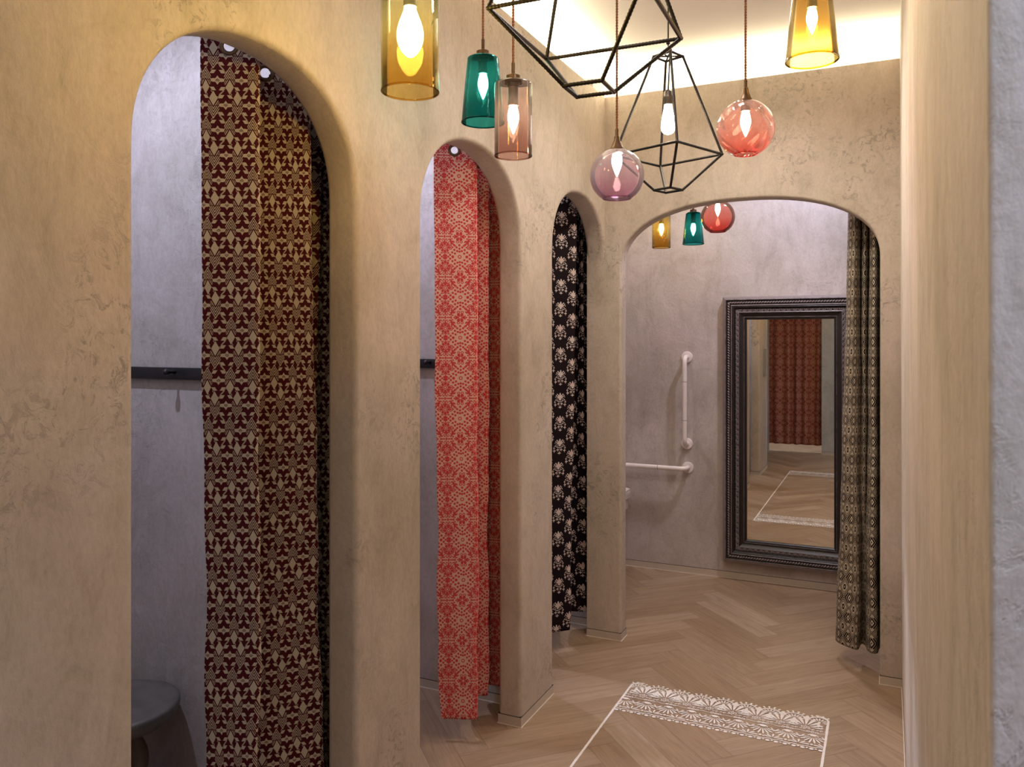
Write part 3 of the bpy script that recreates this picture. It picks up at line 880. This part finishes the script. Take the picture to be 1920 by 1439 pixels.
G_AMB = glass('amber_ombre_glass', [(0.0, (0.74, 0.36, 0.045)), (0.28, (0.84, 0.54, 0.12)), (0.5, (0.90, 0.84, 0.42)), (1.0, (0.84, 0.96, 0.74))], 0, 0.30, None, 0.9, 0.004)
G_TEAL = glass('teal_glass', [(0.0, (0.0015, 0.16, 0.175)), (1.0, (0.0015, 0.24, 0.25))], 0, 0.18, 'wave')
G_ROSE = glass('smoky_rose_glass', [(0.0, (0.42, 0.20, 0.165)), (0.5, (0.60, 0.35, 0.31)), (1.0, (0.84, 0.70, 0.68))], 0, 0.19)
G_PURP = glass('mauve_glass', [(0.0, (0.46, 0.17, 0.36)), (0.4, (0.66, 0.42, 0.63)), (1.0, (0.76, 0.57, 0.78))], 0, 0.14, None, 0.9, 0.022)
G_CORAL = glass('coral_glass', [(0.0, (0.78, 0.08, 0.06)), (0.35, (0.92, 0.34, 0.30)), (1.0, (0.94, 0.48, 0.48))], 0, 0.16, 'swirl', 0.7, 0.022)
G_AMB2 = glass('amber_glass', [(0.0, (0.66, 0.36, 0.04)), (0.5, (0.68, 0.38, 0.07)), (1.0, (0.64, 0.32, 0.05))], 0, 0.22)
G_CRACK = glass('crackled_amber_glass', [(0.0, (0.50, 0.24, 0.03)), (0.5, (0.66, 0.40, 0.08)), (1.0, (0.78, 0.70, 0.34))], 0, 0.24, 'crackle')
G_CORAL2 = glass('deep_coral_glass', [(0.0, (0.66, 0.035, 0.025)), (0.4, (0.86, 0.20, 0.16)), (1.0, (0.90, 0.44, 0.42))], 0, 0.18)

GC = 'coloured glass pendants over the corridor'
GF = 'small pendants in the far fitting room'
pendant('large amber glass cylinder pendant shading to pale green, leftmost of the lamps', -0.917, 1.447, 2.078, cyl(0.0612, 0.36), G_AMB, 'disc', 'pear', 2.212, GC, bmat=M_BULB_P)
pendant('teal green tapered glass pendant hanging behind the rose cylinder', -1.045, 2.035, 2.173, taper(0.062, 0.045, 0.187), G_TEAL, 'disc', 'candle', 2.283, GC)
pendant('smoky rose glass cylinder pendant overlapping the teal lamp', -0.890, 1.907, 2.035, cyl(0.0495, 0.195), G_ROSE, 'disc', 'candle', 2.138, GC)
pendant('mauve glass globe pendant beside the hanging wire cage', -0.703, 2.211, 1.958, globe(0.0775, 0.041), G_PURP, 'cone', 'candle', 2.066, GC)
pendant('coral pink swirled glass globe pendant hanging above the wide arch', -0.368, 2.368, 2.085, globe(0.0815, 0.033), G_CORAL, 'cone', 'candle', 2.180, GC)
pendant('amber tapered glass pendant near the right wall, cut by the top of the picture', -0.187, 2.345, 2.322, taper(0.0705, 0.046, 0.235), G_AMB2, 'disc', 'candle', 2.437, GC)
pendant('crackled amber cylinder pendant in the far fitting room, beside the teal one', -1.251, 4.825, 2.118, cyl(0.056, 0.25), G_CRACK, 'disc', 'candle', 2.235, GF, bmat=M_BULB_P)
pendant('small teal tapered pendant seen through the wide end arch', -1.052, 4.808, 2.128, taper(0.064, 0.044, 0.19), G_TEAL, 'disc', 'candle', 2.222, GF)
pendant('deep coral globe pendant partly hidden behind the top of the wide end arch', -0.868, 4.60, 2.165, globe(0.0955, 0.045), G_CORAL2, 'cone', 'candle', 2.297, GF)

# ------------------------------------------------------------------ rebar cages
def rebar(bm, p, q, r=0.0048):
    p, q = Vector(p), Vector(q)
    L = (q - p).length; n = max(4, int(L / 0.0028))
    tube(bm, [p + (q - p) * (i / n) for i in range(n + 1)], r, 8, True, lambda i: r * (1.10 if i % 3 == 0 else 0.94))

def cage(label, wc, wv, bc, bs, tc_, ts, rot, bulb_z, hang=True):
    root = thing('cage_lamp', label, 'lamp', (wc[0], wc[1], bc[2]))
    inv = Matrix.Translation(-Vector(root.location))
    def sq(c, s, z): return [Vector((c[0] + s / sqrt(2) * cos(rot + k * pi / 2), c[1] + s / sqrt(2) * sin(rot + k * pi / 2), z)) for k in range(4)]
    bt = sq(bc, bs, bc[2]); tp = sq(tc_, ts, tc_[2])
    def put(name, segs, extra=()):
        bm = bmesh.new()
        for a, b in segs: rebar(bm, a, b)
        for c in extra:
            bmesh.ops.create_uvsphere(bm, u_segments=8, v_segments=6, radius=0.0054, matrix=Matrix.Translation(c))
        o = obj(name, bm, M_IRON, root, smooth=True); o.matrix_parent_inverse = inv
    put('waist_ring', [(wv[k], wv[(k + 1) % 4]) for k in range(4)], wv)
    put('bottom_ring', [(bt[k], bt[(k + 1) % 4]) for k in range(4)], bt)
    put('top_ring', [(tp[k], tp[(k + 1) % 4]) for k in range(4)], tp)
    for k in range(4):
        put('lower_strut', [(wv[k], bt[k])]); put('upper_strut', [(wv[k], tp[k])])
    c = Vector((wc[0], wc[1], 0)); zt = tc_[2]
    bm = bmesh.new()
    rebar(bm, tp[0], tp[2], 0.003); rebar(bm, tp[1], tp[3], 0.003)
    N = 20
    tube(bm, [(c.x + 0.014 * cos(2 * pi * i / N), c.y, zt + 0.016 + 0.014 * sin(2 * pi * i / N)) for i in range(N + 1)], 0.0025, 6)
    o = obj('hook', bm, M_IRON, root, smooth=True); o.matrix_parent_inverse = inv
    bm = bmesh.new()
    tube(bm, [(c.x, c.y, zt + 0.028), (c.x, c.y, HC - 0.012)], 0.0026, 8)
    tube(bm, [(c.x, c.y, zt + 0.045), (c.x, c.y, zt + 0.052)], 0.007, 10)
    o = obj('hanging_rod', bm, M_IRON, root, smooth=True); o.matrix_parent_inverse = inv
    bm = bmesh.new()
    tube(bm, [(c.x + 0.006, c.y, zt), (c.x, c.y, bulb_z + 0.108)], 0.003, 8)
    o = obj('cord', bm, M_DARK, root, smooth=True); o.matrix_parent_inverse = inv
    bm = bmesh.new()
    lathe(bm, [(0.0, 0.11), (0.010, 0.109), (0.016, 0.102), (0.0165, 0.088), (0.018, 0.086), (0.018, 0.080), (0.0165, 0.078), (0.0165, 0.056), (0.0, 0.056)], 24, c.x, c.y, bulb_z)
    o = obj('lamp_holder', bm, M_SOCK, root, smooth=True, sharp=40); o.matrix_parent_inverse = inv
    bm = bmesh.new()
    lathe(bm, catmull([(0.0, -0.052), (0.012, -0.049), (0.022, -0.040), (0.0255, -0.026), (0.024, -0.004), (0.019, 0.026), (0.015, 0.044), (0.014, 0.058)], 4), 28, c.x, c.y, bulb_z)
    o = obj('bulb', bm, M_BULB_C, root, smooth=True); o.matrix_parent_inverse = inv
    bm = bmesh.new()
    lathe(bm, [(0.0, -0.026), (0.008, -0.025), (0.034, -0.012), (0.045, -0.002), (0.045, 0.0), (0.0, 0.0)], 32, c.x, c.y, HC)
    o = obj('ceiling_rose', bm, M_IRON, root, smooth=True, sharp=40); o.matrix_parent_inverse = inv

TH = radians(25.11)
CF = Vector((-sin(TH), cos(TH), 0)); CR = Vector((cos(TH), sin(TH), 0))
def at(px, py, zz):   # point on the horizontal plane zz seen at picture position (px, py): used once to take the measurements below
    d = CF * 1500 + CR * (px - 960) + Vector((0, 0, 638.5 - py))
    return Vector((0, 0, 1.55)) + d * ((zz - 1.55) / d.z)
h = 0.72
A = Vector((-0.0722 * h, 2.406 * h)); D = Vector((0.1282 * h, 2.828 * h)); Ev = Vector((0.5596 * h, 2.648 * h)); Gv = A + Ev - D
W3 = lambda p, z: CR * p.x + CF * p.y + Vector((0, 0, z))
wv = [W3(q, 1.55 + h) for q in (A, D, Ev, Gv)]
wc = sum(wv, Vector()) / 4
d0 = wv[0] - wc; rot = atan2(d0.y, d0.x)
# order the waist corners counter-clockwise like the small rings
wv = [wc + Vector((d0.length * cos(rot + k * pi / 2), d0.length * sin(rot + k * pi / 2), 0)) for k in range(4)]
cage('large black rebar diamond cage nearest the camera, cut by the top of the picture', wc, wv, (wc.x, wc.y, 2.122), 0.090, (wc.x, wc.y, 2.68), 0.083, rot, 2.44)
zw = 2.227
q = [Vector((-0.645, 2.700, zw)), Vector((-0.534, 2.940, zw)), Vector((-0.798, 3.061, zw))]
wc = (q[0] + q[2]) / 2
d0 = q[0] - wc; rot = atan2(d0.y, d0.x)
wv = [wc + Vector((0.195 * cos(rot + k * pi / 2), 0.195 * sin(rot + k * pi / 2), 0)) for k in range(4)]
cage('smaller black rebar cage lamp with a lit bulb, hanging between the two globes', wc, wv, (wc.x, wc.y, 2.098), 0.073, (wc.x, wc.y, 2.585), 0.075, rot, 2.352)

# ------------------------------------------------------------------ mirror
def mirror():
    X0, X1, Z0, Z1 = -0.963, -0.147, 0.12, 1.83
    root = thing('wall_mirror', 'tall mirror in a dark carved wooden frame on the far wall', 'mirror', ((X0 + X1) / 2, 5.318, 0.12))
    inv = Matrix.Translation(-Vector(root.location))
    YW = 5.316
    prof = [(0.000, 0.0), (0.000, 0.040), (0.003, 0.046), (0.020, 0.052), (0.024, 0.050), (0.026, 0.043), (0.032, 0.041), (0.034, 0.046), (0.044, 0.046), (0.046, 0.041),
            (0.050, 0.042), (0.052, 0.049), (0.058, 0.051), (0.062, 0.047), (0.066, 0.049), (0.070, 0.046), (0.073, 0.038), (0.078, 0.034), (0.094, 0.034), (0.097, 0.040),
            (0.101, 0.042), (0.105, 0.039), (0.112, 0.033), (0.120, 0.029), (0.128, 0.028), (0.131, 0.032), (0.135, 0.031), (0.138, 0.025), (0.142, 0.026), (0.147, 0.020), (0.147, 0.004)]
    bm = bmesh.new()
    R = []
    for w, d in prof:
        R.append([bm.verts.new(p) for p in ((X0 + w, YW - d, Z0 + w), (X1 - w, YW - d, Z0 + w), (X1 - w, YW - d, Z1 - w), (X0 + w, YW - d, Z1 - w))])
    for a, b in zip(R, R[1:]):
        for k in range(4):
            bm.faces.new((a[k], a[(k + 1) % 4], b[(k + 1) % 4], b[k]))
    bmesh.ops.recalc_face_normals(bm, faces=bm.faces[:])
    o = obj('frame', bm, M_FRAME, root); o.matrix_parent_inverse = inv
    # rope moulding
    def edges(w):
        c = [(X0 + w, Z0 + w), (X1 - w, Z0 + w), (X1 - w, Z1 - w), (X0 + w, Z1 - w)]
        return [(c[i], c[(i + 1) % 4]) for i in range(4)]
    bm = bmesh.new()
    for a, b in edges(0.039):
        L = math.dist(a, b); n = int(L / 0.0165)
        dx, dz = (b[0] - a[0]) / L, (b[1] - a[1]) / L
        for i in range(n):
            s = (i + 0.5) * L / n
            ang = atan2(dz, dx)
            mt = Matrix.Translation((a[0] + dx * s, YW - 0.0490, a[1] + dz * s)) @ Matrix.Rotation(-ang - radians(38), 4, 'Y') @ Matrix.Diagonal((0.0105, 0.0060, 0.0050, 1))
            bmesh.ops.create_uvsphere(bm, u_segments=8, v_segments=6, radius=1.0, matrix=mt)
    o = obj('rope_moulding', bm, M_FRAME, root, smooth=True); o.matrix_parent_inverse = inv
    # carved egg band: small horseshoe scrolls with a bead between
    bm = bmesh.new()
    for a, b in edges(0.086):
        L = math.dist(a, b); n = int(L / 0.033)
        dx, dz = (b[0] - a[0]) / L, (b[1] - a[1]) / L
        nx, nz = -dz, dx
        for i in range(n):
            s = (i + 0.5) * L / n
            cx, cz = a[0] + dx * s, a[1] + dz * s
            pts = []
            for k in range(13):
                t = radians(-130 + 260 * k / 12)
                pts.append((cx + dx * 0.0105 * sin(t) + nx * 0.0085 * cos(t), YW - 0.0385, cz + dz * 0.0105 * sin(t) + nz * 0.0085 * cos(t)))
            tube(bm, pts, 0.0032, 6)
            bmesh.ops.create_uvsphere(bm, u_segments=8, v_segments=6, radius=1.0,
                                      matrix=Matrix.Translation((cx, YW - 0.0385, cz)) @ Matrix.Diagonal((0.0046, 0.0055, 0.0046, 1)))
            e = (cx + dx * L / n * 0.5, YW - 0.037, cz + dz * L / n * 0.5)
            bmesh.ops.create_uvsphere(bm, u_segments=8, v_segments=6, radius=1.0,
                                      matrix=Matrix.Translation(e) @ Matrix.Rotation(-atan2(nz, nx), 4, 'Y') @ Matrix.Diagonal((0.008, 0.0035, 0.0025, 1)))
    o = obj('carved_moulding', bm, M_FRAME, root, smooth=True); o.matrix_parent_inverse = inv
    bm = bmesh.new()
    w = 0.1465
    box(bm, X0 + w, X1 - w, YW - 0.008, YW - 0.002, Z0 + w, Z1 - w)
    o = obj('mirror_glass', bm, M_MIRROR, root); o.matrix_parent_inverse = inv
    bm = bmesh.new()
    box(bm, X0 + 0.02, X1 - 0.02, YW - 0.001, 5.3195, Z0 + 0.02, Z1 - 0.02)
    o = obj('back_board', bm, M_GAP, root); o.matrix_parent_inverse = inv
mirror()

# ------------------------------------------------------------------ grab rails, bench, hook rails, stool, panel
def fillet(pts, r, n=7):
    out = [Vector(pts[0])]
    for a, b, c in zip(pts, pts[1:], pts[2:]):
        a, b, c = Vector(a), Vector(b), Vector(c)
        u = (a - b).normalized(); v = (c - b).normalized()
        p, q = b + u * r, b + v * r
        for i in range(n + 1):
            t = i / n
            out.append(p * (1 - t) ** 2 + b * 2 * t * (1 - t) + q * t ** 2)
    out.append(Vector(pts[-1]))
    return out

def grab_rail(label, p, q, out=0.075):
    p, q = Vector(p), Vector(q)
    root = thing('grab_rail', label, 'rail', p)
    o = Vector((0, -out, 0)); d = q - p
    bm = bmesh.new()
    tube(bm, fillet([Vector((0, -0.004, 0)), o, d + o, d + Vector((0, -0.004, 0))], 0.045), 0.0155, 20)
    obj('bar', bm, M_WHITE, root, smooth=True)
    for s in (Vector(), d):
        bm = bmesh.new()
        lathe(bm, [(0.0, 0.0), (0.038, 0.0), (0.038, 0.006), (0.036, 0.010), (0.022, 0.012), (0.0, 0.012)], 36)
        for v in bm.verts:
            v.co = Vector((v.co.x, -v.co.z, v.co.y)) + s
        bmesh.ops.recalc_face_normals(bm, faces=bm.faces[:])
        obj('flange', bm, M_WHITE, root, smooth=True, sharp=35)
    for t in (0.28, 0.72):
        bm = bmesh.new()
        c = d * t + o; dd = d.normalized() * 0.0012
        tube(bm, [tuple(c - dd), tuple(c + dd)], 0.0159, 20)
        obj('joint_collar', bm, M_SOCK, root, smooth=True, sharp=35)
grab_rail('white vertical grab rail on the far wall left of the mirror', (-1.205, 5.32, 0.862), (-1.205, 5.32, 1.438))
grab_rail('white horizontal grab rail low on the far wall', (-1.86, 5.32, 0.703), (-1.199, 5.32, 0.703))

def bench():
    root = thing('wall_bench', 'pale padded wall bench peeking past the end arch pier', 'bench', (-1.83, 4.85, 0.425))
    inv = Matrix.Translation(-Vector(root.location))
    bm = bmesh.new(); box(bm, -2.0975, -1.565, 4.45, 5.17, 0.425, 0.497); bevel_all(bm, 0.006, 2)
    o = obj('bench_frame', bm, M_PAD, root, smooth=True, sharp=40); o.matrix_parent_inverse = inv
    bm = bmesh.new(); box(bm, -2.095, -1.548, 4.44, 5.185, 0.499, 0.566); bevel_all(bm, 0.022, 4)
    cu = obj('cushion', bm, M_PAD, root, smooth=True, sharp=60); cu.matrix_parent_inverse = inv
    bm = bmesh.new()
    for z in (0.508, 0.556):
        tube(bm, [(-1.552, 4.46, z), (-1.549, 4.8, z), (-1.552, 5.17, z)], 0.004, 8)
    obj('piping', bm, M_WHITE, cu, smooth=True)
bench()

def hook_rail(label, x0, x1, y, z0, z1, knobs):
    root = thing('hook_rail', label, 'hook rail', ((x0 + x1) / 2, y, z0))
    inv = Matrix.Translation(-Vector(root.location))
    bm = bmesh.new(); box(bm, x0, x1, y - 0.018, y, z0, z1); bevel_all(bm, 0.002, 2)
    o = obj('back_plate', bm, M_DARK, root, smooth=True, sharp=40); o.matrix_parent_inverse = inv
    for k in knobs:
        bm = bmesh.new()
        lathe(bm, [(0.0, 0.0), (0.008, 0.0), (0.006, 0.004), (0.005, 0.022), (0.008, 0.026), (0.0115, 0.034), (0.0095, 0.042), (0.0, 0.046)], 20)
        for v in bm.verts: v.co = Vector((k + v.co.x, y - 0.0175 - v.co.z, (z0 + z1) / 2 + 0.006 + v.co.y))
        bmesh.ops.recalc_face_normals(bm, faces=bm.faces[:])
        o = obj('hook_knob', bm, M_DARK, root, smooth=True); o.matrix_parent_inverse = inv
hook_rail('black hook rail on the cubicle wall left of the maroon curtain', -2.38, -1.62, 1.9545, 1.419, 1.459, (-2.15, -1.9, -1.7))
hook_rail('black hook rail on the cubicle wall left of the coral curtain', -2.45, -1.62, 3.0665, 1.427, 1.467, (-2.2, -1.83, -1.7))

def stool():
    root = thing('stool', 'dark bronze round stool in the nearest cubicle behind the left wall', 'stool', (-2.206, 1.761, 0))
    bm = bmesh.new()
    lathe(bm, [(0.0, 0.402), (0.165, 0.402), (0.177, 0.4015), (0.183, 0.399), (0.186, 0.393), (0.184, 0.374), (0.174, 0.357), (0.153, 0.341), (0.11, 0.323), (0.0, 0.320)], 64)
    obj('seat', bm, M_STOOL, root, smooth=True, sharp=50)
    bm = bmesh.new()
    lathe(bm, catmull([(0.0, 0.325), (0.055, 0.324), (0.060, 0.312), (0.072, 0.285), (0.092, 0.23), (0.088, 0.18), (0.062, 0.11), (0.060, 0.07), (0.10, 0.035), (0.135, 0.012), (0.138, 0.0), (0.0, 0.0)], 5), 56)
    obj('pedestal', bm, M_STOOLB, root, smooth=True, sharp=60)
stool()

bm = bmesh.new(); box(bm, WX + 0.0005, WX + 0.012, 0.59, 0.79, 1.12, 1.45); bevel_all(bm, 0.002, 2)
tag(obj('wall_panel', bm, M_PANEL), 'plain grey panel on the left wall reflected in the mirror', 'panel')

# ------------------------------------------------------------------ lace border painted on the floor
def lace():
    X0, X1, Y0, Y1 = -1.043, -0.211, 0.60, 3.532
    root = thing('painted_rug', 'white lace-bordered rug outline painted on the wooden floor', 'floor painting', ((X0 + X1) / 2, (Y0 + Y1) / 2, 0))
    inv = Matrix.Translation(-Vector(root.location))
    Z = 0.0009
    NP = 9; P = (X1 - X0) / (NP - 0.25)
    def band(flip):
        bm = bmesh.new()
        cnt = [0]
        def pos(x, y):
            return (X0 + x, (Y1 - 0.318 + y) if not flip else (Y0 + 0.318 - y), Z + 0.00004 * (cnt[0] % 40))
        def poly(pts):
            cnt[0] += 1
            pts = [(min(max(x, 0.0), X1 - X0), y) for x, y in pts]
            vs = [bm.verts.new(pos(x, y)) for x, y in pts]
            try: f = bm.faces.new(vs)
            except ValueError: return
        def petal(cx, cy, ang, L, w, start=0.0, n=7):
            """teardrop from (cx,cy)+start outward, round end away"""
            t = radians(ang); ux, uy = cos(t), sin(t); vx, vy = -uy, ux
            pts = []
            for i in range(2 * n):
                a = 2 * pi * i / (2 * n)
                s = 0.5 - 0.5 * cos(a)
                wd = w * sin(a) * (0.30 + 0.70 * s)
                d = start + L * s
                pts.append((cx + ux * d + vx * wd, cy + uy * d + vy * wd))
            if cx < -0.002 or cx > X1 - X0 + 0.002: return
            poly(pts)
        def dot(cx, cy, r, ry=None):
            ry = ry or r
            if cx < 0 or cx > X1 - X0: return
            poly([(cx + r * cos(2 * pi * i / 9), cy + ry * sin(2 * pi * i / 9)) for i in range(9)])
        def arc(cx, cy, r, a0, a1, w, n=12):
            for i in range(n):
                t0, t1 = radians(a0 + (a1 - a0) * i / n), radians(a0 + (a1 - a0) * (i + 1) / n)
                q = [(cx + (r - w / 2) * cos(t0), cy + (r - w / 2) * sin(t0)), (cx + (r + w / 2) * cos(t0), cy + (r + w / 2) * sin(t0)),
                     (cx + (r + w / 2) * cos(t1), cy + (r + w / 2) * sin(t1)), (cx + (r - w / 2) * cos(t1), cy + (r - w / 2) * sin(t1))]
                if all(0 <= x <= X1 - X0 for x, y in q): poly(q)
        def wave(y, amp, w, per, ph=0):
            n = 260; L = X1 - X0
            for i in range(n):
                x0, x1 = L * i / n, L * (i + 1) / n
                f = lambda x: y + amp * sin(2 * pi * x / per + ph)
                poly([(x0, f(x0) - w / 2), (x1, f(x1) - w / 2), (x1, f(x1) + w / 2), (x0, f(x0) + w / 2)])
        for i in range(NP + 1):
            xc = P * (0.36 + i)              # scalloped arches
            if xc < X1 - X0:
                cy = 0.248
                arc(xc, cy, 0.043, 4, 176, 0.0075)
                for k in range(8):
                    petal(xc, cy, 14 + k * 21.7, 0.019, 0.0066, 0.0455)
                for k in range(9):
                    petal(xc, cy, -8 + k * 24.5, 0.026, 0.0046, 0.010)
                dot(xc, cy, 0.006)
                petal(xc, 0.198, 90, 0.034, 0.0085)
                dot(xc - 0.014, 0.202, 0.0045); dot(xc + 0.014, 0.202, 0.0045)
            xf = P * (0.86 + i - 1)          # fans between them
            for xq in ([xf] if -0.002 <= xf < X1 - X0 else []):
                for k, (L, w) in enumerate(((0.048, 0.0065), (0.054, 0.0075), (0.060, 0.0085), (0.064, 0.0085), (0.086, 0.0115), (0.064, 0.0085), (0.060, 0.0085), (0.054, 0.0075), (0.048, 0.0065))):
                    petal(xq, 0.188, 4 + k * 21.5, L, w, 0.018)
                arc(xq - 0.009, 0.186, 0.0065, 0, 360, 0.0035, 9); arc(xq + 0.009, 0.186, 0.0065, 0, 360, 0.0035, 9)
                dot(xq, 0.199, 0.0035)
            # shells of the inner band
            xs = P * (0.22 + i)
            if xs < X1 - X0:
                dot(xs, 0.124, 0.013, 0.0085)
                arc(xs, 0.112, 0.020, 15, 165, 0.004, 8)
                for k, (L, w) in enumerate(((0.040, 0.0036), (0.044, 0.0042), (0.046, 0.0048), (0.047, 0.005), (0.047, 0.005), (0.046, 0.0048), (0.044, 0.0042), (0.040, 0.0036))):
                    petal(xs, 0.114, -164 + k * 21.2, L, w, 0.010)
                dot(xs, 0.046, 0.006); dot(xs - 0.013, 0.043, 0.0055, 0.004); dot(xs + 0.013, 0.043, 0.0055, 0.004)
            xo = P * (0.72 + i)
            if xo < X1 - X0:
                for a in (20, 55, 125, 160): petal(xo, 0.098, a, 0.022, 0.0042, 0.006)
                dot(xo, 0.100, 0.0055); petal(xo - 0.004, 0.086, 180, 0.016, 0.004); petal(xo + 0.004, 0.086, 0, 0.016, 0.004)
                for a in (15, 45, 90, 135, 165): petal(xo, 0.038, a, 0.030, 0.0052, 0.004)
        # scroll bands
        wave(0.148, 0.0028, 0.0032, P / 2.0)
        wave(0.026, 0.0030, 0.0052, P / 2.0, 1.0)
        n = int((X1 - X0) / 0.0155)
        for i in range(n):
            x = (i + 0.5) * (X1 - X0) / n
            if i % 6 in (0, 1, 2): arc(x, 0.150, 0.0058, 0, 360, 0.0032, 8)
            arc(x, 0.171, 0.0050, 0, 300, 0.0034, 7) if i % 2 else petal(x - 0.006, 0.170, 10, 0.014, 0.004)
        n = int((X1 - X0) / 0.0315)
        for i in range(n):
            x = (i + 0.5) * (X1 - X0) / n
            dot(x, 0.010, 0.0085, 0.0078); dot(x + 0.0155, 0.014, 0.0045)
        bmesh.ops.recalc_face_normals(bm, faces=bm.faces[:])
        for f in bm.faces:
            if f.normal.z < 0: f.normal_flip()
        o = obj('lace_band', bm, M_PAINT, root); o.matrix_parent_inverse = inv
    band(False); band(True)
    rng = random.Random(5)
    for x in (X0, X1):
        bm = bmesh.new()
        ya, yb = Y0 + 0.05, Y1 - 0.05
        n = 120; s = 1 if x == X0 else -1
        L = []
        for i in range(n + 1):
            y = ya + (yb - ya) * i / n
            L.append((bm.verts.new((x - s * 0.001 + rng.uniform(-.0006, .0006), y, Z + 0.0003)), bm.verts.new((x + s * 0.0085 + rng.uniform(-.0008, .0008), y, Z + 0.0003))))
        for a, b in zip(L, L[1:]):
            bm.faces.new((a[0], a[1], b[1], b[0]))
        # rounded ends that run into the scallops
        for yy, d in ((yb, 1), (ya, -1)):
            ring = []
            for k in range(9):
                t = radians(90 * k / 8)
                cx = x + s * 0.055; r0, r1 = 0.056, 0.0465
                ring.append((bm.verts.new((cx - s * r0 * cos(t), yy + d * r0 * 0.75 * sin(t), Z + 0.0003)), bm.verts.new((cx - s * r1 * cos(t), yy + d * r1 * 0.75 * sin(t), Z + 0.0003))))
            for a, b in zip(ring, ring[1:]): bm.faces.new((a[0], a[1], b[1], b[0]))
        bmesh.ops.recalc_face_normals(bm, faces=bm.faces[:])
        for f in bm.faces:
            if f.normal.z < 0: f.normal_flip()
        o = obj('side_line', bm, M_PAINT, root); o.matrix_parent_inverse = inv
lace()
